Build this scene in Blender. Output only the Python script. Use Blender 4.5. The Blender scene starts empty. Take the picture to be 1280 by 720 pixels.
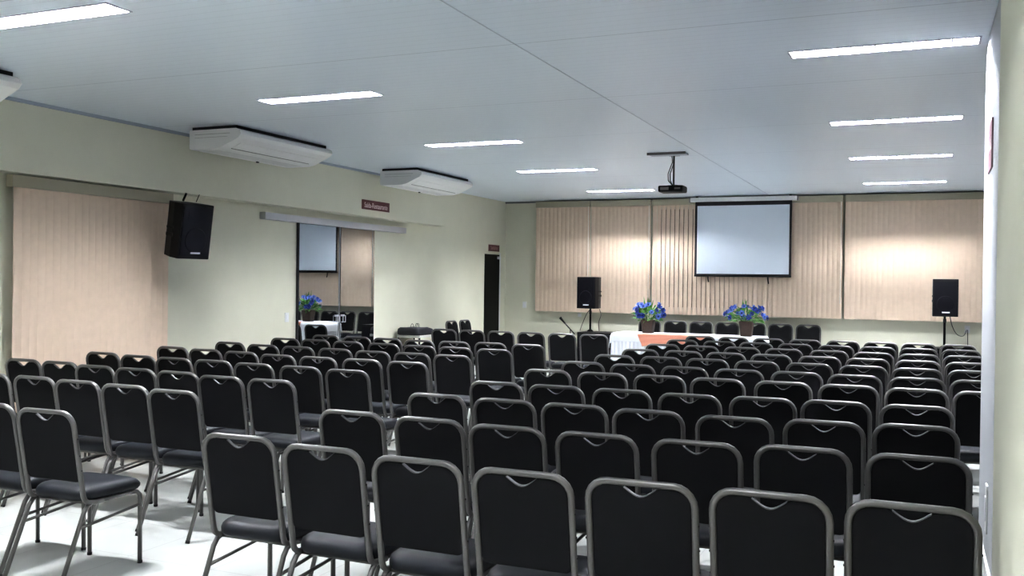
import bpy, bmesh, math, random
from mathutils import Vector, Matrix
random.seed(7)
PI = math.pi
SC = bpy.context.scene
COL = SC.collection

# ---------------------------------------------------------------- materials
def mat(name, color, rough=.5, metal=0, bump=None, noise=None, spec=.5, emis=None, estr=0, coat=0):
    m = bpy.data.materials.new(name); m.use_nodes = True
    nt = m.node_tree; b = nt.nodes['Principled BSDF']
    b.inputs['Base Color'].default_value = (*color, 1)
    b.inputs['Roughness'].default_value = rough
    b.inputs['Metallic'].default_value = metal
    b.inputs['Specular IOR Level'].default_value = spec
    b.inputs['Coat Weight'].default_value = coat
    if emis:
        b.inputs['Emission Color'].default_value = (*emis, 1)
        b.inputs['Emission Strength'].default_value = estr
    tc = nt.nodes.new('ShaderNodeTexCoord')
    if noise:                      # (scale, amount)
        n = nt.nodes.new('ShaderNodeTexNoise'); n.inputs['Scale'].default_value = noise[0]; n.inputs['Detail'].default_value = 4
        nt.links.new(tc.outputs['Object'], n.inputs['Vector'])
        r = nt.nodes.new('ShaderNodeValToRGB')
        a = noise[1]
        r.color_ramp.elements[0].color = (*[c*(1-a) for c in color], 1); r.color_ramp.elements[0].position = .3
        r.color_ramp.elements[1].color = (*[min(1, c*(1+a)) for c in color], 1); r.color_ramp.elements[1].position = .7
        nt.links.new(n.outputs['Fac'], r.inputs['Fac']); nt.links.new(r.outputs['Color'], b.inputs['Base Color'])
    if bump:                       # (scale, strength)
        n = nt.nodes.new('ShaderNodeTexNoise'); n.inputs['Scale'].default_value = bump[0]
        nt.links.new(tc.outputs['Object'], n.inputs['Vector'])
        bp = nt.nodes.new('ShaderNodeBump'); bp.inputs['Strength'].default_value = bump[1]; bp.inputs['Distance'].default_value = .01
        nt.links.new(n.outputs['Fac'], bp.inputs['Height']); nt.links.new(bp.outputs['Normal'], b.inputs['Normal'])
    return m

M = {}
M['wall'] = mat('cream_paint', (.69, .68, .565), .75, noise=(3, .02), bump=(60, .05))
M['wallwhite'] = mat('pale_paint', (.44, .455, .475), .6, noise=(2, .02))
M['trimwhite'] = mat('white_trim', (.72, .73, .72), .4)
M['frame'] = mat('grey_hammered_steel', (.12, .116, .112), .36, .45, bump=(300, .08))
M['chrome'] = mat('bright_steel', (.11, .11, .115), .45, .5)
M['fabric'] = mat('charcoal_vinyl', (.0075, .0075, .0085), .75, noise=(500, .2), bump=(700, .15), spec=.08)
M['seat'] = mat('black_leatherette', (.006, .0072, .0105), .5, bump=(250, .06), spec=.22)
M['rubber'] = mat('black_rubber', (.012, .012, .012), .7)
M['black'] = mat('black_plastic', (.0035, .0035, .004), .5, bump=(400, .1), spec=.2)
M['grille'] = mat('black_grille', (.0025, .0025, .005), .6, bump=(900, .4), spec=.12)
M['blackcloth'] = mat('black_nylon', (.008, .008, .014), .65, bump=(80, .3))
M['badge'] = mat('pale_badge', (.75, .75, .78), .3)
M['acwhite'] = mat('white_plastic', (.80, .80, .80), .4)
M['acgrey'] = mat('grey_vent', (.22, .21, .21), .6)
M['acdark'] = mat('dark_gap', (.02, .02, .025), .8)
M['alu'] = mat('white_louvre', (.50, .50, .58), .35, .3)
M['tube'] = mat('fluorescent_tube', (1, 1, 1), .5, emis=(.93, .95, 1.0), estr=455)
M['screen'] = mat('matte_screen', (.70, .76, .83), .8)
M['screenblack'] = mat('screen_border', (.006, .005, .010), .7)
M['blind'] = mat('salmon_blind_fabric', (.72, .585, .47), .92, noise=(12, .03), bump=(200, .1), spec=.15)
M['blindrail'] = mat('beige_rail', (.40, .37, .28), .55)
M['nightglass'] = mat('dark_window', (.01, .012, .012), .1)
M['aluframe'] = mat('aluminium_rail', (.52, .53, .55), .38, .3)
M['signred'] = mat('maroon_sign', (.085, .012, .014), .5)
M['signtext'] = mat('sign_lettering', (.62, .50, .50), .6)
M['signtext2'] = mat('faded_lettering', (.30, .17, .16), .6)
M['darkdoor'] = mat('black_door', (.002, .002, .002), .5, spec=.1)
M['cloth'] = mat('white_cloth', (.86, .87, .92), .75, bump=(40, .1))
M['salmon'] = mat('salmon_satin', (.84, .38, .27), .5, bump=(20, .1))
M['wicker'] = mat('brown_vase', (.045, .024, .016), .55, noise=(60, .4), bump=(90, .5))
M['leaf'] = mat('green_leaf', (.10, .27, .05), .5, noise=(14, .5))
M['stem'] = mat('green_stem', (.07, .16, .03), .6)
M['petal'] = mat('blue_petal', (.03, .065, .33), .5, noise=(16, .6))
M['petal2'] = mat('pale_blue_petal', (.13, .21, .55), .5, noise=(16, .4))
M['petalcore'] = mat('dark_blue_core', (.015, .02, .13), .6)
M['wood'] = mat('tabletop_laminate', (.35, .25, .15), .5)

# mirror-like dark glass of the sliding door (night behind it)
g = bpy.data.materials.new('reflective_glass'); g.use_nodes = True
b = g.node_tree.nodes['Principled BSDF']
b.inputs['Base Color'].default_value = (.50, .52, .53, 1); b.inputs['Metallic'].default_value = 1; b.inputs['Roughness'].default_value = .015
M['glass'] = g

# floor: pale polished tile with faint joints
f = bpy.data.materials.new('pale_floor_tile'); f.use_nodes = True
nt = f.node_tree; b = nt.nodes['Principled BSDF']; b.inputs['Roughness'].default_value = .28
tc = nt.nodes.new('ShaderNodeTexCoord')
br = nt.nodes.new('ShaderNodeTexBrick'); br.offset = 0
br.inputs['Scale'].default_value = 1; br.inputs['Brick Width'].default_value = .6; br.inputs['Row Height'].default_value = .6
br.inputs['Mortar Size'].default_value = .004; br.inputs['Mortar Smooth'].default_value = .3
br.inputs['Color1'].default_value = (.50, .51, .49, 1); br.inputs['Color2'].default_value = (.475, .485, .465, 1); br.inputs['Mortar'].default_value = (.38, .385, .375, 1)
nz = nt.nodes.new('ShaderNodeTexNoise'); nz.inputs['Scale'].default_value = 1.7; nz.inputs['Detail'].default_value = 5
mx = nt.nodes.new('ShaderNodeMix'); mx.data_type = 'RGBA'; mx.blend_type = 'MULTIPLY'; mx.inputs[0].default_value = .35
rp = nt.nodes.new('ShaderNodeValToRGB'); rp.color_ramp.elements[0].color = (.72, .74, .74, 1); rp.color_ramp.elements[0].position = .35; rp.color_ramp.elements[1].position = .65
nt.links.new(tc.outputs['Object'], br.inputs['Vector']); nt.links.new(tc.outputs['Object'], nz.inputs['Vector'])
nt.links.new(nz.outputs['Fac'], rp.inputs['Fac']); nt.links.new(br.outputs['Color'], mx.inputs[6]); nt.links.new(rp.outputs['Color'], mx.inputs[7])
nt.links.new(mx.outputs[2], b.inputs['Base Color'])
M['floor'] = f

# ceiling: glossy blue-grey PVC planks running across the room
c = bpy.data.materials.new('pvc_plank_ceiling'); c.use_nodes = True
nt = c.node_tree; b = nt.nodes['Principled BSDF']; b.inputs['Roughness'].default_value = .34; b.inputs['Specular IOR Level'].default_value = .5
tc = nt.nodes.new('ShaderNodeTexCoord'); sp = nt.nodes.new('ShaderNodeSeparateXYZ'); nt.links.new(tc.outputs['Object'], sp.inputs[0])
def mth(op, a, bb=None):
    n = nt.nodes.new('ShaderNodeMath'); n.operation = op
    for i, v in enumerate((a, bb)):
        if v is None: continue
        if isinstance(v, (int, float)): n.inputs[i].default_value = v
        else: nt.links.new(v, n.inputs[i])
    return n.outputs[0]
fr = mth('FRACT', mth('MULTIPLY', sp.outputs['Y'], 10.0))
groove = mth('LESS_THAN', fr, .07)
fr2 = mth('FRACT', mth('MULTIPLY', sp.outputs['Y'], 1/1.9))
groove2 = mth('LESS_THAN', fr2, .006)
gsum = mth('MAXIMUM', mth('MULTIPLY', groove, .35), groove2)
mx = nt.nodes.new('ShaderNodeMix'); mx.data_type = 'RGBA'
mx.inputs[6].default_value = (.72, .79, .87, 1); mx.inputs[7].default_value = (.50, .56, .63, 1)
nt.links.new(gsum, mx.inputs[0]); nt.links.new(mx.outputs[2], b.inputs['Base Color'])
bp = nt.nodes.new('ShaderNodeBump'); bp.inputs['Strength'].default_value = .35; bp.inputs['Distance'].default_value = .004; bp.invert = True
nt.links.new(gsum, bp.inputs['Height']); nt.links.new(bp.outputs['Normal'], b.inputs['Normal'])
M['ceiling'] = c

# ---------------------------------------------------------------- mesh helpers
def bx(bm, x0, x1, y0, y1, z0, z1, mtx=None):
    v = [bm.verts.new(p) for p in ((x0,y0,z0),(x1,y0,z0),(x1,y1,z0),(x0,y1,z0),(x0,y0,z1),(x1,y0,z1),(x1,y1,z1),(x0,y1,z1))]
    for q in ((0,3,2,1),(4,5,6,7),(0,1,5,4),(1,2,6,5),(2,3,7,6),(3,0,4,7)): bm.faces.new([v[i] for i in q])
    if mtx: bmesh.ops.transform(bm, matrix=mtx, verts=v)
    return v
def prism(bm, pts, axis, a, b):
    """extrude polygon pts (2D) along axis from a to b"""
    def P(u, v, w): return {'x': (w, u, v), 'y': (u, w, v), 'z': (u, v, w)}[axis]
    A = [bm.verts.new(P(u, v, a)) for u, v in pts]; B = [bm.verts.new(P(u, v, b)) for u, v in pts]
    bm.faces.new(A[::-1]); bm.faces.new(B)
    n = len(pts)
    for i in range(n): bm.faces.new([A[i], A[(i+1) % n], B[(i+1) % n], B[i]])
    bmesh.ops.recalc_face_normals(bm, faces=bm.faces[:])
def tube(bm, path, r, n=8, sx=1.0, cap=True):
    path = [Vector(p) for p in path]
    rings = []; up = None
    for i, p in enumerate(path):
        if i == 0: t = path[1]-p
        elif i == len(path)-1: t = p-path[i-1]
        else: t = (path[i+1]-p).normalized()+(p-path[i-1]).normalized()
        t.normalize()
        if up is None:
            up = Vector((1, 0, 0)) if abs(t.x) < .9 else Vector((0, 1, 0))
        a = (up-t*up.dot(t)).normalized(); up = a; bb = t.cross(a)
        rr = r[i] if isinstance(r, (list, tuple)) else r
        rings.append([bm.verts.new(p+a*(math.cos(2*PI*k/n)*rr*sx)+bb*(math.sin(2*PI*k/n)*rr)) for k in range(n)])
    for A, B in zip(rings, rings[1:]):
        for k in range(n): bm.faces.new([A[k], A[(k+1) % n], B[(k+1) % n], B[k]]).smooth = True
    if cap:
        bm.faces.new(rings[0][::-1]); bm.faces.new(rings[-1])
def arc(c, r, a0, a1, n, f):
    return [f(c[0]+r*math.cos(a0+(a1-a0)*i/n), c[1]+r*math.sin(a0+(a1-a0)*i/n)) for i in range(n+1)]
def rrect(w, d, r, n=4, cx=0, cy=0):
    pts = []
    for (sx, sy, a) in ((1,1,0),(-1,1,PI/2),(-1,-1,PI),(1,-1,1.5*PI)):
        for i in range(n+1):
            t = a+PI/2*i/n
            pts.append((cx+sx*(w/2-r)+r*math.cos(t), cy+sy*(d/2-r)+r*math.sin(t)))
    return pts
def loft(bm, rings, smooth=True):
    R = [[bm.verts.new(p) for p in ring] for ring in rings]; n = len(R[0])
    for A, B in zip(R, R[1:]):
        for k in range(n):
            fc = bm.faces.new([A[k], A[(k+1) % n], B[(k+1) % n], B[k]]); fc.smooth = smooth
    bm.faces.new(R[0][::-1]).smooth = smooth; bm.faces.new(R[-1]).smooth = smooth
def new(): return bmesh.new()
def obj(name, bm, m, parent=None, loc=None, bevel=0):
    if bevel:
        es = [e for e in bm.edges if len(e.link_faces) == 2 and e.calc_face_angle(0) > .5]
        bmesh.ops.bevel(bm, geom=es, offset=bevel, segments=2, affect='EDGES', profile=.6)
    bmesh.ops.recalc_face_normals(bm, faces=bm.faces[:])
    me = bpy.data.meshes.new(name); bm.to_mesh(me); bm.free()
    o = bpy.data.objects.new(name, me); COL.objects.link(o)
    for mm in (m if isinstance(m, list) else [m]): me.materials.append(mm)
    if parent: o.parent = parent
    if loc: o.location = loc
    return o
def box(name, m, x0, x1, y0, y1, z0, z1, parent=None, bevel=0):
    bm = new(); bx(bm, x0, x1, y0, y1, z0, z1); return obj(name, bm, m, parent, bevel=bevel)
def thing(name, label, cat, loc=(0,0,0), rz=0, group=None):
    o = bpy.data.objects.new(name, None); COL.objects.link(o); o.empty_display_size = .1
    o.location = loc; o.rotation_euler = (0, 0, rz); o['label'] = label; o['category'] = cat
    if group: o['group'] = group
    return o
def tag(o, label, cat, group=None):
    o['label'] = label; o['category'] = cat
    if group: o['group'] = group
    return o
def struct(o): o['kind'] = 'structure'; return o
def dup(root, loc, rz, label, group=None, scale=None):
    r = root.copy(); COL.objects.link(r); r.location = loc; r.rotation_euler = (0, 0, rz); r['label'] = label
    if group: r['group'] = group
    if scale: r.scale = scale
    for ch in list(root.children):
        c_ = ch.copy(); COL.objects.link(c_); c_.parent = r
        for gch in ch.children:
            d = gch.copy(); COL.objects.link(d); d.parent = c_
    return r

H = 3.162; XW = -7.5; XB = -7.3; YW = 17.05; XR = .35; XR2 = 1.55; XN = .235; YN = 3.75; YP = 6.85; YBK = -3.0

# ---------------------------------------------------------------- the room
bm = new(); bx(bm, XW-.1, 1.75, YBK-.1, YW+.1, -.1, 0); struct(obj('floor', bm, M['floor']))

# light fixtures, recessed in holes of the ceiling
LW, LD = 1.13, .170
fix = [(-4.83, 4.13, 1), (-4.74, 6.80, 1), (-4.66, 9.66, 1), (-4.68, 12.36, 1), (-4.68, 15.39, 1),
       (-.27, 6.61, 1), (-.265, 9.55, 1), (-.28, 12.25, 1), (-.28, 15.30, 1),
       (-4.8, 1.2, 1), (-1.3, 1.5, 1)]  # this last pair is unseen, added to brighten the near end
xs = sorted({XW-.1, 1.65} | {round(a-LW/2, 4) for a, _, _ in fix} | {round(a+LW/2, 4) for a, _, _ in fix})
ys = sorted({YBK-.1, YW+.1} | {round(q-LD/2, 4) for _, q, _ in fix} | {round(q+LD/2, 4) for _, q, _ in fix})
bm = new()
for i in range(len(xs)-1):
    for j in range(len(ys)-1):
        cx, cy = (xs[i]+xs[i+1])/2, (ys[j]+ys[j+1])/2
        if any(abs(cx-a) < LW/2 and abs(cy-q) < LD/2 for a, q, _ in fix): continue
        v = [bm.verts.new(p) for p in ((xs[i],ys[j],H),(xs[i],ys[j+1],H),(xs[i+1],ys[j+1],H),(xs[i+1],ys[j],H))]
        bm.faces.new(v)
bmesh.ops.remove_doubles(bm, verts=bm.verts[:], dist=1e-5)
me = bpy.data.meshes.new('ceiling'); bm.to_mesh(me); bm.free(); me.materials.append(M['ceiling'])
ce = bpy.data.objects.new('ceiling', me); COL.objects.link(ce); struct(ce)

struct(box('wall_left', M['wall'], XW-.1, XW, YBK-.1, YW+.1, 0, H))
struct(box('wall_far', M['wall'], XW, XR2+.1, YW, YW+.1, 0, H))
struct(box('wall_back', M['wall'], XW, XR2+.1, YBK-.1, YBK, 0, H))
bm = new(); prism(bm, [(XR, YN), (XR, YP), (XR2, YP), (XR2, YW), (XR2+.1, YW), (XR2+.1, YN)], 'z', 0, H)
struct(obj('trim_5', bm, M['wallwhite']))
struct(box('wall_right', M['wall'], XN, XR2+.1, YBK, YN, 0, H))
struct(box('trim_1', M['wall'], XW, XB, YBK, 14.1, 2.52, H))                       # dropped beam along the left wall
struct(box('trim_2', mat('ceiling_seam', (.55, .60, .67), .5), -2.466, -2.458, YBK, YW, H-.003, H))      # seam of the ceiling planks
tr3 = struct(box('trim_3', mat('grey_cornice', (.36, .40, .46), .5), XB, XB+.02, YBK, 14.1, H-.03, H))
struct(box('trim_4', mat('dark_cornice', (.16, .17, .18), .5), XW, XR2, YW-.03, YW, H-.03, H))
bm = new(); bx(bm, XW, XW+.015, YBK, 10.2, 0, .08); bx(bm, XW, XW+.015, 12.25, 16.0, 0, .08); struct(obj('baseboard_left', bm, M['trimwhite']))
struct(box('baseboard_far', M['trimwhite'], XW, XR2, YW-.015, YW, 0, .08))
bm = new(); bx(bm, XR-.014, XR, YN, YP, 0, .085); bx(bm, XR-.014, XR2, YP, YP+.014, 0, .085); bx(bm, XR2-.014, XR2, YP, YW, 0, .085); bx(bm, XN-.014, XN, YBK, YN+.014, 0, .085)
struct(obj('baseboard_right', bm, M['trimwhite']))

# windows hidden behind the far blinds (only their dark glass shows between slats)
wx = [(-6.7, -5.78), (-5.62, -4.62), (-4.45, -1.35), (-1.15, 1.15)]
for i, (a, b_) in enumerate(wx):
    fr_ = new()
    for q in ((a, a+.04, 1.15, 3.0), (b_-.04, b_, 1.15, 3.0), (a+.04, b_-.04, 1.15, 1.19), (a+.04, b_-.04, 2.96, 3.0)): bx(fr_, q[0], q[1], YW-.02, YW, q[2], q[3])
    w = struct(obj('window_%d' % (i+1), fr_, M['aluframe']))
    box('pane', M['nightglass'], a+.04, b_-.04, YW-.008, YW, 1.19, 2.96, w)

# ---------------------------------------------------------------- ceiling lights
names = ['above the left block nearest the camera, wide and solid white', 'above the left block, second from the camera', 'above the left block, third from the camera',
         'above the left block, fourth from the camera', 'farthest on the left, beside the ceiling projector',
         'beside the white right wall, nearest of the right row', 'second of the right row of fittings',
         'third of the right row of fittings', 'farthest of the right row, near the screen wall']
for i, (cx, cy, _) in enumerate(fix):
    lab = ('recessed fluorescent louvre light ' + names[i]) if i < 9 else 'unseen recessed fluorescent louvre light added overhead to brighten the near end'
    t = thing('ceiling_light', lab, 'ceiling light', (cx, cy, H), 0, 'recessed fluorescent ceiling lights' if i < 9 else 'added ceiling lights out of view')
    bm = new()   # housing: open box above the ceiling
    w, d, h = LW/2, LD/2, .10
    for q in ((-w, w, -d, d, h-.004, h), (-w-.004, -w, -d, d, 0, h), (w, w+.004, -d, d, 0, h), (-w, w, -d-.004, -d, 0, h), (-w, w, d, d+.004, 0, h)): bx(bm, *q)
    obj('housing', bm, M['trimwhite'], t)
    bm = new()
    e = .014
    for q in ((-w-e, w+e, -d-e, -d, -.006, 0), (-w-e, w+e, d, d+e, -.006, 0), (-w-e, -w, -d, d, -.006, 0), (w, w+e, -d, d, -.006, 0)): bx(bm, *q)
    obj('frame', bm, M['alu'], t)
    bm = new()
    nb = 15
    for k in range(1, nb):
        x = -w+2*w*k/nb; bx(bm, x-.005, x+.005, -d+.002, d-.002, .002, .026)
    bx(bm, -w+.002, w-.002, -.003, .003, .0015, .0265)
    obj('louvre', bm, M['alu'], t)
    for s in (-1, 1):
        bm = new(); tube(bm, [(-w+.03, s*d*.5, .068), (w-.03, s*d*.5, .068)], .017, 8); obj('tube', bm, M['tube'], t)

# ---------------------------------------------------------------- air conditioners
ACS = [(3.57, 'white ceiling-hung air conditioner cut off by the left frame edge'), (7.72, 'white ceiling-hung air conditioner above the hanging speaker on the left'),
       (11.48, 'white ceiling-hung air conditioner farthest along the left, above the maroon exit sign')]
def make_ac(y0, label):
    L = 1.62
    t = thing('air_conditioner', label, 'air conditioner', (-6.95, y0, 2.93), 0, 'ceiling-hung air conditioners')
    # cross section in X,Z relative to (-6.95, 2.93)
    sec = [(-.02, .012), (0, 0), (.31, 0), (.40, .018), (.60, .105), (.635, .14), (.62, .175), (.57, .198), (-.02, .198)]
    bm = new(); prism(bm, sec, 'y', .012, L-.012); obj('body', bm, M['acwhite'], t, bevel=.006)
    for yy in (0, L-.016):
        bm = new(); prism(bm, [(x*1.008-.002, z*1.01) for x, z in sec], 'y', yy, yy+.016); s = obj('side_panel', bm, M['acwhite'], t, bevel=.003)
        if yy > 0:
            pass
        f_ = -.0015 if yy == 0 else .0175
        bm = new(); bx(bm, .05, .5, yy+f_-.0005, yy+f_+.001, .150, .153); bx(bm, .05, .47, yy+f_-.0005, yy+f_+.001, .118, .120); obj('panel_groove', bm, M['acgrey'], s)
    # outlet flap on the sloped front
    d = Vector((.20, 0, .087)).normalized(); n_ = Vector((d.z, 0, -d.x))
    p0 = Vector((.41, 0, .022))+n_*.001; p1 = p0+d*.125
    bm = new(); v = [bm.verts.new(p) for p in ((p0.x, .14, p0.z), (p1.x, .14, p1.z), (p1.x, L-.14, p1.z), (p0.x, L-.14, p0.z))]
    bm.faces.new(v); r_ = bmesh.ops.extrude_face_region(bm, geom=bm.faces[:]); bmesh.ops.translate(bm, verts=[q for q in r_['geom'] if isinstance(q, bmesh.types.BMVert)], vec=n_*.004)
    obj('air_flap', bm, mat('flap_white', (.82, .82, .82), .35), t)
    bm = new(); q0 = p0-d*.008; bx(bm, q0.x-.004, q0.x+.003, .14, L-.14, q0.z-.004, q0.z+.003); obj('outlet_slot', bm, M['acgrey'], t)
    bm = new(); bx(bm, .08, .28, .10, L-.10, -.003, .0005); obj('intake_grille', bm, mat('grille_white', (.70, .70, .70), .5), t)
    bm = new(); bx(bm, .0, .56, .02, L-.02, .198, .2315); obj('gap_shade_block', bm, M['acdark'], t)  # dark block standing in for the shaded gap between unit and ceiling
    bm = new(); bx(bm, .03, .05, L*.62, L*.62+.03, -.012, .001); obj('drain_nozzle', bm, M['black'], t)
    return t
a0 = make_ac(*ACS[0])
for y0, lab in ACS[1:]: dup(a0, (-6.95, y0, 2.93), 0, lab)

# ---------------------------------------------------------------- vertical blinds
def slats_bm(n, pitch, width, ang, z0, z1, seed):
    bm = new(); rnd = random.Random(seed)
    for i in range(n):
        cx = (i+.5)*pitch; a = -ang(i)+rnd.uniform(-.02, .02)
        prev = None; K = 4
        for k in range(K+1):
            u = (k/K-.5)*width; bow = .006*(1-(2*k/K-1)**2)
            x = cx+u*math.cos(a)+bow*math.sin(a); y = u*math.sin(a)-bow*math.cos(a)
            A = bm.verts.new((x, y, z0)); B = bm.verts.new((x, y, z1))
            if prev: bm.faces.new([prev[0], A, B, prev[1]]).smooth = True
            prev = (A, B)
        # bottom weight
        bx(bm, cx-width*.4, cx+width*.4, -.003, .003, z0-.003, z0+.03, Matrix.Translation((cx, 0, 0)) @ Matrix.Rotation(a, 4, 'Z') @ Matrix.Translation((-cx, 0, 0)))
    return bm
def blind(x0, x1, label, ang, seed):
    w = x1-x0; n = max(3, round(w/.082)); pitch = w/n
    t = thing('vertical_blind', label, 'blind', (x0, 16.90, 1.06), 0, 'vertical blinds on the far wall')
    obj('slats', slats_bm(n, pitch, pitch*1.06, ang, .003, 1.975, seed), M['blind'], t)
    box('headrail', M['blindrail'], .0, w, -.035, .035, 1.965, 2.075, t, bevel=.004)
    for xx in (w*.15, w*.85): box('bracket', M['blindrail'], xx-.02, xx+.02, .035, .149, 2.02, 2.06, t)
    bm = new(); tube(bm, [(w-.02, -.05, 1.97), (w-.018, -.052, 1.0), (w-.02, -.05, .25)], .004, 6); obj('pull_cord', bm, M['trimwhite'], t)
    return t
blind(-6.80, -5.715, 'narrow salmon vertical blind at the left end of the far wall', lambda i: .12, 1)
blind(-5.695, -4.56, 'salmon vertical blind between the left speaker and the first flower vase', lambda i: .12, 2)
blind(-4.525, -1.26, 'widest salmon vertical blind, partly open, behind the projection screen', lambda i: .30-.16*min(1, max(0, (i-15)/20)), 3)
blind(-1.215, 1.35, 'salmon vertical blind behind the right speaker', lambda i: .06+.20*max(0, (i-16)/14), 4)
# blind on the left wall
t = thing('vertical_blind', 'tall salmon vertical blind hanging on the left wall under the beam', 'blind', (XW+.10, 7.89, .10), -PI/2)
obj('slats', slats_bm(23, 1.88/23, 1.88/23*1.06, lambda i: .10, .003, 2.33, 9), M['blind'], t)
box('headrail', M['blindrail'], -.04, 1.92, -.05, .03, 2.30, 2.405, t, bevel=.004)
for xx in (.2, 1.6): box('bracket', M['blindrail'], xx, xx+.04, -.099, -.05, 2.34, 2.38, t)

# ---------------------------------------------------------------- projection screen and projector
t = thing('projection_screen', 'pull-down white projection screen with black border in front of the blinds', 'projection screen', (-2.90, 16.80, 1.753))
box('case', M['acwhite'], -.91, .91, -.04, .05, 1.31, 1.385, t, bevel=.012)
for s in (-1, 1): box('end_cap', M['acgrey'], s*.922-.012, s*.922+.012, -.042, .052, 1.305, 1.39, t, bevel=.004)
for s in (-1, 1): box('hanger', M['black'], s*.8-.02, s*.8+.02, -.01, .02, 1.385, H-1.755, t)
box('black_border', M['screenblack'], -.828, .828, -.001, .001, 0.01, 1.315, t)
box('screen_surface', M['screen'], -.79, .79, -.003, -.001, .045, 1.24, t)
bm = new(); tube(bm, [(-.83, 0, .008), (.83, 0, .008)], .013, 8); obj('weight_bar', bm, M['black'], t)
for s, l in ((-.59, .10), (.44, .12)):
    bm = new(); tube(bm, [(s, 0, 0), (s+.004, 0, -.05), (s+.015, 0, -l)], .011, 6); obj('pull_strap', bm, M['black'], t)

t = thing('projector', 'small black projector hung from the ceiling on a pole with cables', 'projector', (-2.78, 11.28, 2.71))
bm = new()
loft(bm, [[(x*s, y*s, z) for x, y in rrect(.30, .25, .02, 3)] for z, s in ((0, .94), (.012, 1), (.062, 1), (.075, .95))]); obj('projector_body', bm, M['black'], t)
bm = new(); tube(bm, [(.08, .115, .038), (.08, .148, .038)], [.034, .03], 12); obj('lens', bm, M['grille'], t)
bm = new(); bx(bm, -.12, -.02, -.128, -.124, .02, .055); bx(bm, .05, .12, -.128, -.124, .028, .05); obj('port_panel', bm, M['acgrey'], t)
bm = new(); tube(bm, [(.01, 0, .073), (.01, 0, .452)], .012, 8); bx(bm, -.05, .07, -.05, .05, .073, .085); bx(bm, -.05, .07, -.05, .05, .440, .452); obj('mount_pole', bm, M['frame'], t)
for k, (o1, o2) in enumerate(((-.05, -.03), (-.025, .02))):
    bm = new(); tube(bm, [(-.01+k*.03, -.02, .44), (0+k*.02, -.03, .36), (o1, -.035, .22), (o1+.005, -.04, .14), (.01, -.05, .08), (.0, -.09, .06)], .0055, 6); obj('cable', bm, M['rubber'], t)
t = tag(box('ceiling_hatch', mat('hatch_grey', (.42, .46, .52), .5), -3.02, -2.58, 11.02, 11.215, H-.022, H-.001), 'thin lifted ceiling hatch panel in front of the projector pole', 'hatch')
bm = new(); bx(bm, -3.03, -2.57, 11.012, 11.02, H-.03, H-.001); o = obj('hatch_edge', bm, M['acgrey'], t)

# ---------------------------------------------------------------- left wall: sliding glass door, black door, signs, switch
t = struct(thing('door_1', 'x', 'x', (XW, 10.29, 0))); del t['label']; del t['category']
for nm, y0, y1, off in (('glass_pane', 0.02, .972, .030), ('glass_pane', .985, 1.90, .018)):
    box(nm, M['glass'], off-.006, off, y0, y1, .02, 2.345, t)
box('stile', M['acdark'], .004, .036, 0, .02, 0, 2.345, t)
box('stile', M['acdark'], .004, .036, .966, .986, 0, 2.345, t)
box('stile', M['aluframe'], .030, .040, .952, .960, 0, 2.345, t)
box('top_rail', M['aluframe'], 0, .085, -.75, 2.72, 2.345, 2.43, t, bevel=.006)
box('bottom_track', M['aluframe'], 0, .045, 0, 1.91, 0, .015, t)
for y0 in (.87, 1.02):
    bm = new()
    tube(bm, [(.034, y0, 1.02), (.06, y0, 1.02), (.06, y0, 1.11), (.034, y0, 1.11)], .006, 6)
    tube(bm, [(.034, y0+.06, 1.02), (.06, y0+.06, 1.02), (.06, y0+.06, 1.11), (.034, y0+.06, 1.11)], .006, 6)
    bx(bm, .031, .037, y0-.015, y0+.075, 1.10, 1.125)
    obj('door_handle', bm, M['badge'], t)
t = struct(thing('door_2', 'x', 'x', (XW, 16.09, 0))); del t['label']; del t['category']
box('door_panel', M['darkdoor'], 0, .012, 0, .655, 0, 2.125, t)
box('jamb', M['trimwhite'], 0, .02, .655, .70, 0, 2.16, t)
box('door_closer', M['badge'], .012, .05, .55, .64, 2.04, 2.09, t)

def text(name, s, size, m, parent, loc, rot, xs=1):
    cu = bpy.data.curves.new(name, 'FONT'); cu.body = s; cu.size = size; cu.align_x = 'CENTER'; cu.align_y = 'CENTER'; cu.extrude = .0008; cu.offset = .0012
    o = bpy.data.objects.new(name, cu); COL.objects.link(o); cu.materials.append(m); bpy.context.view_layer.update()
    me = bpy.data.meshes.new_from_object(o.evaluated_get(bpy.context.evaluated_depsgraph_get())); bpy.data.objects.remove(o)
    o = bpy.data.objects.new(name, me); COL.objects.link(o); o.parent = parent; o.location = loc; o.rotation_euler = rot; o.scale = (xs, 1, 1)
    return o
t = thing('exit_sign', 'maroon restaurant exit sign on the beam above the sliding glass door', 'sign', (XB, 11.91, 2.685))
box('sign_plate', M['signred'], 0, .008, -.375, .375, -.068, .068, t)
text('sign_lettering', 'Saída-Restaurante', .105, M['signtext'], t, (.009, 0, -.008), (PI/2, 0, PI/2), .84)
t = thing('door_sign', 'small maroon sign above the black door at the far left corner', 'sign', (XW, 16.50, 2.245))
box('sign_plate', M['signred'], 0, .008, -.245, .245, -.062, .062, t)
text('sign_lettering', 'Sanitários', .10, M['signtext2'], t, (.009, 0, 0), (PI/2, 0, PI/2), .8)
t = thing('wall_sign', 'maroon sign on the white right wall, seen almost edge on', 'sign', (XR, 6.2, 2.44), 0)
box('sign_plate', mat('sign_mauve', (.20, .11, .13), .5), -.008, 0, -.19, .19, -.14, .14, t)
bm = new()
for k in range(5): bx(bm, -.0095, -.008, -.14+.06*k, -.105+.06*k, -.03, .04)
obj('sign_lettering', bm, M['signtext'], t)

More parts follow.
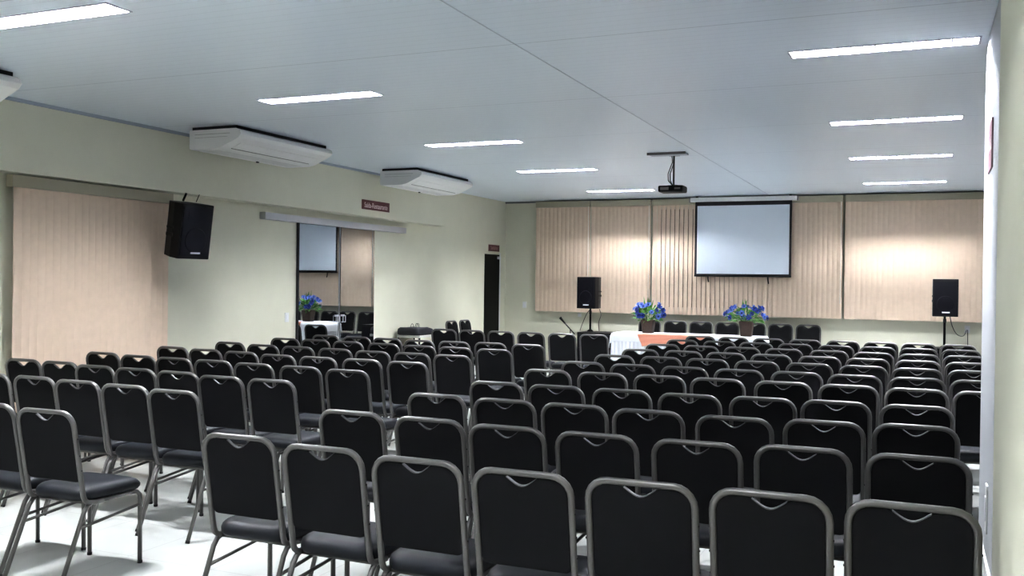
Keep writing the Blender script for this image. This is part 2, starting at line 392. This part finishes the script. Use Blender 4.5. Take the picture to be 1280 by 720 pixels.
def switch(name, loc, rz, label, cat, w=.08, h=.12):
    t = thing(name, label, cat, loc, rz)
    box('plate', M['trimwhite'], -w/2, w/2, -.009, 0, -h/2, h/2, t, bevel=.003)
    box('rocker', M['badge'], -w*.22, w*.22, -.014, -.009, -h*.25, h*.25, t, bevel=.002)
    return t
switch('light_switch', (XW, 10.10, 1.12), PI/2, 'white light switch left of the sliding glass door', 'light switch')
switch('wall_outlet', (-7.08, YW, 1.17), 0, 'white wall plate between the black door and the leftmost far blind', 'wall plate')
switch('wall_outlet', (.66, YW, .94), 0, 'white power outlet below the blind, right of the right speaker', 'outlet')
switch('wall_outlet', (-5.95, YW, 1.0), 0, 'small white outlet under the blind near the microphone tip', 'outlet', .07, .07)
switch('light_switch', (XR, 6.02, .37), -PI/2, 'white plate low on the white right wall', 'wall plate', .10, .27)

# ---------------------------------------------------------------- speakers
def speaker(name, loc, rz, label, h=.56, w=.37, d=.34):
    t = thing(name, label, 'speaker', loc, rz)
    pl = [(-w/2, -d/2), (w/2, -d/2), (w/2, -d*.1), (w*.32, d/2), (-w*.32, d/2), (-w/2, -d*.1)]
    bm = new(); prism(bm, pl, 'z', 0, h); obj('cabinet', bm, M['black'], t, bevel=.008)
    gr = box('grille', M['grille'], -w*.455, w*.455, -d/2-.012, -d/2-.001, .03, h-.03, t, bevel=.005)
    bm = new(); tube(bm, [(0, -d/2-.0125, h*.34), (0, -d/2-.0165, h*.34)], [w*.34, w*.32], 24); obj('woofer_dome', bm, M['grille'], gr)
    bm = new(); bx(bm, -w*.3, w*.3, -d/2-.0145, -d/2-.0125, h*.70, h*.88); obj('horn', bm, M['grille'], gr, bevel=.0006)
    box('badge', M['badge'], -w*.15+w*.02, w*.15+w*.02, -d/2-.018, -d/2-.0125, .055, .073, t)
    for s in (-1, 1):
        bm = new(); bx(bm, s*(w/2)-.004, s*(w/2)+.004, -.05, .06, h*.38, h*.44); bx(bm, s*(w/2)-.004, s*(w/2)+.004, -.05, .06, h*.52, h*.56); obj('side_handle', bm, M['rubber'], t)
    return t
speaker('loudspeaker', (-5.46, 16.22, 1.155), -.18, 'black loudspeaker on a pole to the left of the head table')
speaker('loudspeaker', (.31, 16.22, 1.165), .02, 'black loudspeaker on a pole at the right end of the far wall', .575, .36)
for (x, lab, lab2) in ((-5.46, 'black pole carrying the left loudspeaker above its bass box', 'black bass box on the floor behind the two front left-block chairs'),
                 (.31, 'black pole carrying the right loudspeaker', 'black bass box on the floor under the right loudspeaker')):
    zt = 1.155 if x < 0 else 1.165; hb = .74 if x < 0 else .68
    cx = x+.17 if x < 0 else x-.0; yb = 15.95
    t = thing('bass_box', lab2, 'speaker', (x+.20 if x < 0 else x, 16.2, 0))
    bm = new(); bx(bm, -.34, .34, -.28, .22, 0, hb); obj('cabinet', bm, M['black'], t, bevel=.01)
    box('front_grille', M['grille'], -.31, .31, -.295, -.281, .04, hb-.04, t, bevel=.004)
    bm = new(); bx(bm, -.345, -.339, -.06, .06, hb*.6, hb*.68); bx(bm, .339, .345, -.06, .06, hb*.6, hb*.68); obj('carry_handle', bm, M['rubber'], t)
    t = thing('speaker_pole', lab, 'speaker stand', (x, 16.22, hb))
    bm = new(); tube(bm, [(0, 0, .01), (0, 0, zt-hb)], .018, 10); obj('pole', bm, M['black'], t)
    bm = new(); tube(bm, [(0, 0, 0), (0, 0, .012), (0, 0, .04)], [.06, .06, .026], 14); obj('base_flange', bm, M['black'], t)
    bm = new(); tube(bm, [(0, 0, zt-hb-.10), (0, 0, zt-hb-.04)], .024, 10); obj('collar', bm, M['rubber'], t)
# cables
def cable(pts, label, r=.006):
    # smooth with catmull-rom
    P = [Vector(p) for p in pts]; P = [P[0]]+P+[P[-1]]; out = []
    for i in range(1, len(P)-2):
        for k in range(8):
            s = k/8; a, b_, c_, d_ = P[i-1], P[i], P[i+1], P[i+2]
            out.append(.5*((2*b_)+(c_-a)*s+(2*a-5*b_+4*c_-d_)*s*s+(3*b_-a-3*c_+d_)*s**3))
    out.append(P[-2]); bm = new(); tube(bm, out, r, 6)
    return tag(obj('speaker_cable', bm, M['rubber']), label, 'cable')
cable([(.38, 16.40, 1.22), (.42, 16.5, 1.02), (.50, 16.7, .87), (.60, 16.9, .84), (.65, 17.03, .93)], 'black cable looping from the right loudspeaker to the wall outlet')
cable([(.665, 17.03, .93), (.665, 16.99, .84), (.67, 17.0, .6), (.67, 17.0, .02)], 'black cord dropping from the right outlet to the floor')
cable([(-5.53, 16.43, 1.14), (-5.60, 16.42, 1.04), (-5.66, 16.36, .86), (-5.68, 16.3, .748)], 'thin cable hanging left of the left speaker pole')
cable([(-5.36, 16.43, 1.14), (-5.33, 16.43, 1.03), (-5.36, 16.40, .90), (-5.33, 16.34, .748)], 'thin cable hanging right of the left speaker pole')

# loudspeaker hung on the left wall
t = speaker('loudspeaker', (-7.07, 7.76, 1.83), 0, 'black loudspeaker hung tilted on the left wall beside the blind', .565, .385, .32)
t.rotation_euler = Matrix.Rotation(PI/2-.36, 3, 'Z').to_euler()
t.rotation_euler = (Matrix.Rotation(PI/2-.20, 3, 'Z') @ Matrix.Rotation(.15, 3, 'X')).to_euler()
for q_, r_ in ((-.06, .012), (.10, .004)):
    bm = new(); tube(bm, [(q_, .02, .58), (q_, -.02, .66)], r_, 6); obj('hanging_bracket', bm, M['black'], t)
bm = new(); bx(bm, -.04, .04, .16, .24, .22, .34); obj('wall_bracket', bm, M['black'], t)

# microphone on its stand
t = thing('microphone_stand', 'black microphone on a slanted boom beside the left bass box', 'microphone', (-5.62, 15.62, 0))
bm = new(); tube(bm, [(0, 0, .015), (0, 0, .80)], .010, 8); obj('pole', bm, M['black'], t)
bm = new(); tube(bm, [(0, 0, 0), (0, 0, .015), (0, 0, .022)], [.12, .12, .03], 20); obj('base', bm, M['black'], t)
bm = new(); tube(bm, [(.08, 0, .72), (-.13, 0, .93)], [.010, .012], 8); obj('boom_arm', bm, M['black'], t)
bm = new(); tube(bm, [(-.10, 0, .90), (-.17, 0, .975), (-.19, 0, 1.0)], [.014, .022, .026], 10); obj('microphone_head', bm, M['black'], t)

# bag on a small trolley
t = thing('equipment_trolley', 'black folding trolley with pale shelf edge against the left wall', 'trolley', (-7.24, 13.07, 0))
box('shelf', mat('pale_shelf', (.62, .62, .58), .5), -.20, .20, -.27, .27, .735, .772, t)
bm = new()
for sx in (-1, 1):
    for sy in (-1, 1): tube(bm, [(sx*.185, sy*.25, .0), (sx*.185, sy*.25, .75)], .016, 8)
obj('frame', bm, M['black'], t)
box('front_skirt', M['blackcloth'], -.185, .185, -.27, .27, .25, .60, t)
bm = new()
loft(bm, [[(x*s, y*s*(1-.04*(z > .11)), .773+z) for x, y in rrect(.40, .58, .07, 4)] for z, s in ((0, .92), (.012, .99), (.05, 1), (.085, .97), (.11, .86), (.118, .6))])
for v in bm.verts:
    if v.co.z > .83: v.co.z += .010*math.sin(v.co.y*17)-.10*max(0, v.co.y-.02)
    v.co.x += -7.24; v.co.y += 13.05
o = tag(obj('equipment_bag', bm, M['blackcloth']), 'black padded bag lying on the trolley by the left wall', 'bag')
bm = new()
for y0 in (-.18, -.04, .0):
    tube(bm, [(-7.2, 13.03+y0-.05, .87)] + [(-7.2, 13.03+y0+.045*math.cos(a), .89+.06*math.sin(a)) for a in (2.6, 2.0, 1.57, 1.1, .5)] + [(-7.2, 13.03+y0+.05, .87)], .004, 6)
obj('handle_loop', bm, M['rubber'], o)

# ---------------------------------------------------------------- head table
TX0, TX1, TY0, TY1, TZ = -4.66, -2.26, 14.92, 15.57, .80
t = thing('banquet_table', 'long head table under the white cloth, below the projection screen', 'table', ((TX0+TX1)/2, (TY0+TY1)/2, 0))
hw = (TX1-TX0)/2-.01; hd = (TY1-TY0)/2-.01
box('tabletop', M['wood'], -hw, hw, -hd, hd, TZ-.035, TZ-.006, t)
for sx in (-1, 1):
    for sy in (-1, 1):
        bm = new(); tube(bm, [(sx*(hw-.1), sy*(hd-.05), 0), (sx*(hw-.1), sy*(hd-.05), TZ-.035)], .016, 8); obj('leg', bm, M['frame'], t)
# pleated skirt cloth + top
bm = new()
per = []
def edge(a, b_, n):
    return [(a[0]+(b_[0]-a[0])*i/n, a[1]+(b_[1]-a[1])*i/n) for i in range(n)]
C4 = [(TX0, TY0), (TX1, TY0), (TX1, TY1), (TX0, TY1)]
nn = [150, 44, 150, 44]
for i in range(4): per += [(p, i) for p in edge(C4[i], C4[(i+1) % 4], nn[i])]
nrm = [(0, -1), (1, 0), (0, 1), (-1, 0)]
rings = []
for z, amp in ((TZ-.003, 0), (TZ-.05, .002), (TZ-.3, .010), (.02, .016)):
    ring = []
    for k, (p, i) in enumerate(per):
        w_ = amp*(1+math.sin(k*PI/2.0))
        ring.append(bm.verts.new((p[0]+nrm[i][0]*w_, p[1]+nrm[i][1]*w_, z)))
    rings.append(ring)
for A, B in zip(rings, rings[1:]):
    for k in range(len(A)): bm.faces.new([A[k], A[(k+1) % len(A)], B[(k+1) % len(A)], B[k]]).smooth = True
bm.faces.new(rings[0])
tag(obj('table_skirt', bm, M['cloth']), 'white pleated table skirt hanging to the floor around the head table', 'tablecloth')
# overlay cloth with drooping corners
bm = new()
NX, NY = 60, 24; e = .012
def over(u, v):      # u,v in cloth coordinates, overlay bigger than the table top
    mx_, my_ = .17, .13
    x = TX0-mx_+(TX1-TX0+2*mx_)*u; y = TY0-my_+(TY1-TY0+2*my_)*v
    dx = max(TX0-x, x-TX1, 0); dy = max(TY0-y, y-TY1, 0)
    z = TZ+.002-dx-dy*1.0
    X = min(max(x, TX0-e), TX1+e)+(-1 if x < TX0 else 1 if x > TX1 else 0)*dx*.12
    Y = min(max(y, TY0-e), TY1+e)+(-1 if y < TY0 else 1 if y > TY1 else 0)*(dy*.10+.004*math.sin(x*22) if dy > .02 else 0)
    if dx or dy: z -= .0
    return (X, Y, z)
G = [[bm.verts.new(over(i/NX, j/NY)) for j in range(NY+1)] for i in range(NX+1)]
for i in range(NX):
    for j in range(NY): bm.faces.new([G[i][j], G[i+1][j], G[i+1][j+1], G[i][j+1]]).smooth = True
tag(obj('tablecloth', bm, M['cloth']), 'smooth white overlay cloth on top of the head table', 'tablecloth')
# salmon sash draped on the front
bm = new(); NX, NY = 40, 8
G = []
for i in range(NX+1):
    u = i/NX; x = -4.22+1.17*u; row = []
    drop = .20*(1-.35*math.sin(PI*u))+.03*u
    for j in range(NY+1):
        v = j/NY
        row.append(bm.verts.new((x+.09*v*(1-u)-.03*v*u, TY0-.034-.010*math.sin(v*15+u*5)*v, TZ+.004-drop*v)))
    G.append(row)
for i in range(NX):
    for j in range(NY): bm.faces.new([G[i][j], G[i+1][j], G[i+1][j+1], G[i][j+1]]).smooth = True
for i in range(NX):   # turn-over onto the table top
    a, b_ = G[i][0], G[i+1][0]
    c1 = bm.verts.new((b_.co.x, TY0+.02, TZ+.008)); c2 = bm.verts.new((a.co.x, TY0+.02, TZ+.008)); bm.faces.new([a, c2, c1, b_]).smooth = True
tag(obj('satin_sash', bm, M['salmon']), 'salmon satin sash draped over the front edge of the head table', 'cloth')

# ---------------------------------------------------------------- flower arrangements
def flowers(x, y, label, seed, W, Hh, vh, off):
    rnd = random.Random(seed)
    t = thing('flower_arrangement', label, 'flowers', (x, y, TZ+.004), 0, 'blue flower arrangements on the head table')
    bm = new()
    loft(bm, [[(px*s, py*s, z) for px, py in rrect(.215, .215, .035, 3)] for z, s in ((0, .74), (.01, .78), (vh*.5, .88), (vh-.01, 1.0), (vh, .98), (vh-.012, .9))], False); obj('vase', bm, M['wicker'], t)
    cen = Vector((off, 0, vh+.02))
    for k in range(40):
        th = rnd.uniform(0, 2*PI); q = rnd.uniform(.25, 1)
        ph = math.acos(1-q*.98)
        R_ = Vector((W*math.sin(ph)*math.cos(th), W*.62*math.sin(ph)*math.sin(th), Hh*math.cos(ph)))*rnd.uniform(.82, 1.0)
        p = cen+R_+Vector((0, 0, .03))
        if p.z < vh+.05: p.z = vh+.05+rnd.uniform(0, .03)
        d = (R_+Vector((0, -.12, .02))).normalized()
        a = d.orthogonal().normalized(); bb = d.cross(a)
        bm = new(); s = rnd.uniform(.036, .058)
        for L_, (np_, tilt, sc) in enumerate(((6, .35, 1), (5, .95, .72))):
            for j in range(np_):
                an = 2*PI*j/np_+L_*.5
                o_ = a*math.cos(an)+bb*math.sin(an); sd = d.cross(o_)
                tip = p+(o_*math.cos(tilt)+d*math.sin(tilt))*s*sc
                mid = p+(o_*math.cos(tilt*.6)+d*math.sin(tilt*.6))*s*sc*.6
                v = [bm.verts.new(q_) for q_ in (p, mid+sd*s*.36, tip+sd*s*.12, tip-sd*s*.12, mid-sd*s*.36)]
                bm.faces.new(v)
        bl = obj('blossom', bm, M['petal2'] if rnd.random() < .38 else M['petal'], t)
        bm = new(); bmesh.ops.create_icosphere(bm, subdivisions=1, radius=s*.25, matrix=Matrix.Translation(p+d*s*.2)); obj('flower_centre', bm, M['petalcore'], bl)
        if k < 14:
            bm = new(); tube(bm, [(off*.3+R_.x*.12, R_.y*.12, vh-.03), tuple((Vector((off*.3, 0, vh))+p)/2+Vector((0, 0, .02))), tuple(p)], .0035, 5); obj('stem', bm, M['stem'], t)
    bm = new()
    for k in range(150):
        th = rnd.uniform(0, 2*PI); ph = rnd.uniform(.35, 1.75)
        R_ = Vector((W*1.03*math.sin(ph)*math.cos(th), W*.64*math.sin(ph)*math.sin(th), Hh*.85*math.cos(ph)))
        base = cen+R_*rnd.uniform(.35, .75); d = (R_+Vector((rnd.uniform(-.08, .08), rnd.uniform(-.08, .08), rnd.uniform(-.04, .06)))).normalized()
        L_ = rnd.uniform(.07, .13); wd = rnd.uniform(.012, .024); sd = d.cross(Vector((rnd.uniform(-1, 1), rnd.uniform(-1, 1), 1))).normalized()
        m_ = base+d*L_*.5+Vector((0, 0, .01)); tip = base+d*L_-Vector((0, 0, .015))
        v = [bm.verts.new(q_) for q_ in (base, m_+sd*wd, tip, m_-sd*wd)]
        bm.faces.new(v)
    for k in range(7):     # tall spikes
        x0 = off+rnd.uniform(-.05, .07); p0 = Vector((x0, rnd.uniform(-.03, .03), vh+Hh*.6)); tip = p0+Vector((rnd.uniform(-.05, .06), 0, Hh*rnd.uniform(.55, .75)))
        sd = Vector((.008, 0, 0)); v = [bm.verts.new(q_) for q_ in (p0-sd, p0+sd, (p0+tip)/2+sd*1.5, tip, (p0+tip)/2-sd*1.5)]; bm.faces.new(v)
    o = obj('foliage', bm, M['leaf'], t); o['kind'] = 'stuff'
flowers(-4.13, 15.24, 'blue flower arrangement in brown vase on the left end of the head table', 3, .28, .29, .215, .0)
flowers(-2.545, 15.24, 'wide blue flower arrangement in brown vase, right side of the head table', 11, .33, .27, .235, -.02)

# ---------------------------------------------------------------- banquet chairs
# chair faces +Y; top of its back is at y=-.27, z=.92
TOPZ = .92-.0135
def back_y(z): return -.195-(z-.47)*(.075/(TOPZ-.47))
def make_chair(caps):
    t = thing('banquet_chair', 'x', 'chair', (0, 0, 0))
    hw = .195; rc = .075
    path = []
    half = [(-hw, -.06, .415), (-hw, -.12, .416), (-hw, -.160, .421), (-hw, -.182, .437), (-hw, -.193, .462)]
    for z in (.52, .62, .72, TOPZ-rc): half.append((-hw, back_y(z), z))
    for i in range(1, 6):
        a = PI-PI/2*i/5; z = TOPZ-rc+rc*math.sin(a); half.append((-hw+rc+rc*math.cos(a), back_y(z), z))
    path = half+[(-x, y, z) for x, y, z in half[::-1]]
    bm = new(); tube(bm, path, .0140, 8, sx=.95); obj('back_frame', bm, M['frame'], t)
    # seat frame: rails and cross bars
    bm = new()
    for s in (-1, 1): tube(bm, [(s*.188, -.10, .415), (s*.188, .185, .415)], .0105, 8)
    tube(bm, [(-.188, .17, .412), (.188, .17, .412)], .009, 8); tube(bm, [(-.188, -.135, .412), (.188, -.135, .412)], .009, 8)
    obj('seat_frame', bm, M['frame'], t)
    for s in (-1, 1):
        bm = new(); tube(bm, [(s*.195, -.135, .417), (s*.196, -.165, .405), (s*.197, -.190, .375), (s*.198, -.345, .008)], .0122, 8)
        l = obj('leg', bm, M['frame'], t)
        if caps: bm = new(); tube(bm, [(s*.198, -.342, .016), (s*.198, -.348, 0)], .0140, 8); obj('foot_cap', bm, M['rubber'], l)
        bm = new(); tube(bm, [(s*.188, .150, .415), (s*.188, .192, .410), (s*.188, .213, .392), (s*.188, .218, .36), (s*.188, .222, .008)], .0122, 8)
        l = obj('leg', bm, M['frame'], t)
        if caps: bm = new(); tube(bm, [(s*.188, .222, .016), (s*.188, .222, 0)], .0140, 8); obj('foot_cap', bm, M['rubber'], l)
        bm = new(); tube(bm, [(s*.194, -.226, .295), (s*.190, .215, .335)], .0085, 8); obj('stretcher', bm, M['frame'], t)
    # seat cushion
    bm = new(); rings = []
    for z, ins in ((.424, .03), (.427, .010), (.440, .001), (.458, 0), (.474, .006), (.486, .020), (.492, .045), (.495, .09)):
        ring = []
        for px, py in rrect(.405-2*ins, .445-2*ins, .085-ins*.5, 6):
            w_ = 1+.035*(py/.22); zz = z
            if z > .44:
                zz += .006*(1-(py/.23)**2)-.020*max(0, (py-.10)/.12)**2*(1 if z > .47 else .6)
            ring.append((px*w_, py+.028, zz))
        rings.append(ring)
    loft(bm, rings); obj('seat', bm, M['seat'], t)
    # padded back panel with the hand-hole notch
    zt, zb, pw = .9035-.006, .535, .1825
    def outline(ins):
        pts = []
        w_ = pw-ins; zt_ = zt-ins; zb_ = zb+ins
        r1, r2 = .062, .025
        for i in range(6):
            a = PI/2*i/5; pts.append((w_-r1+r1*math.cos(a), zt_-r1+r1*math.sin(a)))
        nw, nd = .082, .043
        for i in range(13):
            u = 1-2*i/12; d_ = (math.cos(u*PI)+1)/2
            pts.append(((nw+ins*.5)*u, zt_-nd*d_**.85))
        for i in range(6):
            a = PI/2+PI/2*i/5; pts.append((-w_+r1+r1*math.cos(a), zt_-r1+r1*math.sin(a)))
        for i in range(4):
            a = PI+PI/2*i/3; pts.append((-w_+r2+r2*math.cos(a), zb_+r2+r2*math.sin(a)))
        for i in range(4):
            a = 1.5*PI+PI/2*i/3; pts.append((w_-r2+r2*math.cos(a), zb_+r2+r2*math.sin(a)))
        return pts
    bm = new(); R_ = []
    for off, ins in ((-.004, .003), (-.001, 0), (.014, 0), (.026, .008), (.032, .022)):
        R_.append([bm.verts.new((x, back_y(z)+off, z)) for x, z in outline(ins)])
    n = len(R_[0])
    for A, B in zip(R_, R_[1:]):
        for k in range(n): bm.faces.new([A[k], A[(k+1) % n], B[(k+1) % n], B[k]])
    bm.faces.new(R_[0][::-1]); bm.faces.new(R_[-1])
    bmesh.ops.triangulate(bm, faces=[f_ for f_ in bm.faces if len(f_.verts) > 4])
    bp_ = obj('backrest', bm, M['fabric'], t)
    # steel lip of the hand hole
    bm = new(); pp = []
    for i in range(11):
        u = (2*i/10-1)*.72; d_ = (math.cos(u*PI)+1)/2; z = zt-.041*d_**.85+.002
        pp.append((.082*u, back_y(z)+.004, z))
    # ribbon lip
    rows = [[bm.verts.new((x, y+dy, z+dz)) for x, y, z in pp] for dy, dz in ((-.010, .0), (.006, .001), (.006, -.003), (-.010, -.004))]
    for k in range(4):
        A, B = rows[k], rows[(k+1) % 4]
        for i in range(len(A)-1): bm.faces.new([A[i], A[i+1], B[i+1], B[i]])
    o = obj('handle_lip', bm, M['chrome'], t); o['label'] = 'bright steel lip of the hand hole'
    # rivets on the uprights
    if caps:
        for s in (-1, 1):
            bm = new()
            for z in (.60, .68, .77): tube(bm, [(s*.207, back_y(z), z), (s*.2105, back_y(z), z)], .004, 6)
            obj('rivets', bm, M['rubber'], t)
    return t
near = make_chair(True); far_ = make_chair(False)
used = {True: False, False: False}
def place(x, yb, label, group, nearv=False, rz=0.0, s=1.0):
    ox = .27*s
    # origin so that the top of the back sits at (x, yb)
    loc = (x-math.sin(rz)*ox, yb+math.cos(rz)*ox, 0)
    src = near if nearv else far_
    if not used[nearv]:
        used[nearv] = True; src.location = loc; src.rotation_euler = (0, 0, rz); src['label'] = label; src['group'] = group; src.scale = (1, 1, s); return src
    return dup(src, loc, rz, label, group, (1, 1, s))

ordn = ['first', 'second', 'third', 'fourth', 'fifth', 'sixth', 'seventh', 'eighth', 'ninth', 'tenth', 'eleventh']
# right block: rows from the nearest, columns from the wall
XC = [-.035, -.482, -.931, -1.395, -1.85, -2.3, -2.757]
ROWS = [
 [(-.024,3.348),(-.47,3.321),(-.917,3.300),(-1.366,3.275),(-1.832,3.311),(-2.316,3.368),(-2.812,3.440)],
 [(-.01,4.317),(-.474,4.312),(-.924,4.245),(-1.394,4.243),(-1.856,4.256),(-2.312,4.308),(-2.80,4.341)],
 [(-.026,5.264),(-.466,5.199),(-.914,5.12),(-1.395,5.162),(-1.844,5.2),(-2.292,5.214),(-2.765,5.243)],
 [(-.027,6.131),(-.481,6.123),(-.912,6.087),(-1.361,6.03),(-1.821,6.07),(-2.287,6.078),(-2.737,6.082)]]
rj = random.Random(5)
for y in (7.137, 7.996, 8.925, 9.865, 10.808, 11.787, 12.809):
    ROWS.append([(x+rj.uniform(-.006, .006), y+rj.uniform(-.02, .02)) for x in XC])
def rowname(j, n):   # j from nearest
    if j == 0: return 'nearest row'
    if j < 6: return ordn[j]+' nearest row'
    k = n-1-j
    return 'farthest row' if k == 0 else ordn[k]+' farthest row'
for j, row in enumerate(ROWS):
    wall = [(.40, row[0][1]+.01)] if j >= 4 else []
    full = wall+row
    n = len(full)
    for i, (x, y) in enumerate(full):
        k = n-1-i      # 0 = at the aisle
        if i == 0: pos = 'wall end'
        elif k == 0: pos = 'aisle end'
        else: pos = ordn[k]+' from the aisle'
        place(x, y, 'black-backed banquet chair in the right block, %s, %s' % (rowname(j, 11), pos), 'banquet chairs of the right block', j < 3, rj.uniform(-.018, .018))
# left block
LEFT = [
 [(-4.23,3.63),(-4.72,3.68)],
 [(-4.286,4.621),(-4.757,4.693),(-5.224,4.736),(-5.677,4.78),(-6.13,4.785)],
 [(-4.159,5.429),(-4.610,5.44),(-5.095,5.539),(-5.547,5.576),(-5.990,5.60),(-6.475,5.695),(-6.924,5.72)],
 [(-4.107,6.302),(-4.586,6.357),(-5.067,6.38),(-5.549,6.451),(-5.993,6.467),(-6.433,6.5),(-6.951,6.59)],
 [(-4.076,7.19),(-4.548,7.215),(-5.005,7.204),(-5.461,7.22),(-5.97,7.33),(-6.462,7.4),(-6.95,7.48)],
 [(-4.085,8.06),(-4.534,8.087),(-4.975,8.08),(-5.463,8.16),(-5.94,8.19),(-6.415,8.23),(-6.95,8.35)],
 [(-4.069,8.984),(-4.535,9.02),(-4.980,9.04),(-5.473,9.12),(-5.968,9.17),(-6.458,9.24),(-6.89,9.25)],
 [(-4.055,9.88),(-4.540,9.92),(-4.978,9.87),(-5.431,9.86),(-5.909,9.93),(-6.37,9.98),(-6.86,10.04)],
 [(-4.09,12.30),(-4.53,12.25),(-4.985,12.24),(-5.459,12.28),(-5.902,12.25),(-6.36,12.28)]]
for j, row in enumerate(LEFT):
    n = len(row)
    for k, (x, y) in enumerate(row):
        pos = 'aisle end' if k == 0 else ('outer end' if (k == n-1) else ordn[k]+' from the aisle')
        if j == 8: lab = 'black-backed banquet chair in the detached front row near the bass box, %s' % ('rightmost' if k == 0 else 'leftmost' if k == 5 else ordn[k]+' from the right')
        else: lab = 'black-backed banquet chair in the left block, %s, %s' % (rowname(j, 8), pos)
        place(x, y, lab, 'banquet chairs of the left block', j < 3, rj.uniform(-.02, .02))
# chairs behind the head table face the room
for k, x in enumerate((-4.515, -4.045, -3.585, -3.13, -2.675, -2.225, -1.77)):
    pos = ['leftmost, behind the vase', 'second from the left', 'third from the left', 'fourth from the left', 'fifth from left', 'sixth, just past the table end', 'rightmost']
    place(x, 16.78, 'black banquet chair facing the room behind the head table, %s' % pos[k], 'banquet chairs behind the head table', False, PI+rj.uniform(-.02, .02), 1.04)
# two chairs against the left wall facing into the room
for y, w_ in ((14.12, 'left one'), (14.62, 'right one, nearer the black door')):
    place(-7.19, y, 'black banquet chair against the left wall facing sideways, %s' % w_, 'banquet chairs along the left wall', False, -PI/2, 1.04)

# ---------------------------------------------------------------- world, camera
w = bpy.data.worlds.new('world'); SC.world = w; w.use_nodes = True
w.node_tree.nodes['Background'].inputs[0].default_value = (.6, .65, .7, 1); w.node_tree.nodes['Background'].inputs[1].default_value = .02
yaw, pitch, roll = .407, -.007, .013
cy_, sy_ = math.cos(yaw), math.sin(yaw)
fwd = Vector((-sy_, cy_, 0)); right = Vector((cy_, sy_, 0)); up = Vector((0, 0, 1))
f2 = fwd*math.cos(pitch)+up*math.sin(pitch); u2 = up*math.cos(pitch)-fwd*math.sin(pitch)
r3 = right*math.cos(roll)+u2*math.sin(roll); u3 = u2*math.cos(roll)-right*math.sin(roll)
cam = bpy.data.cameras.new('camera'); co = bpy.data.objects.new('camera', cam); COL.objects.link(co)
m3 = Matrix((r3, u3, -f2)).transposed(); co.matrix_world = Matrix.Translation((0, 0, 1.62)) @ m3.to_4x4()
cam.sensor_width = 36; cam.lens = 1192.8/1280*36; cam.clip_start = .05
SC.camera = co
SC.view_settings.view_transform = 'Standard'; SC.view_settings.look = 'None'; SC.view_settings.exposure = 1.5; SC.view_settings.gamma = .82
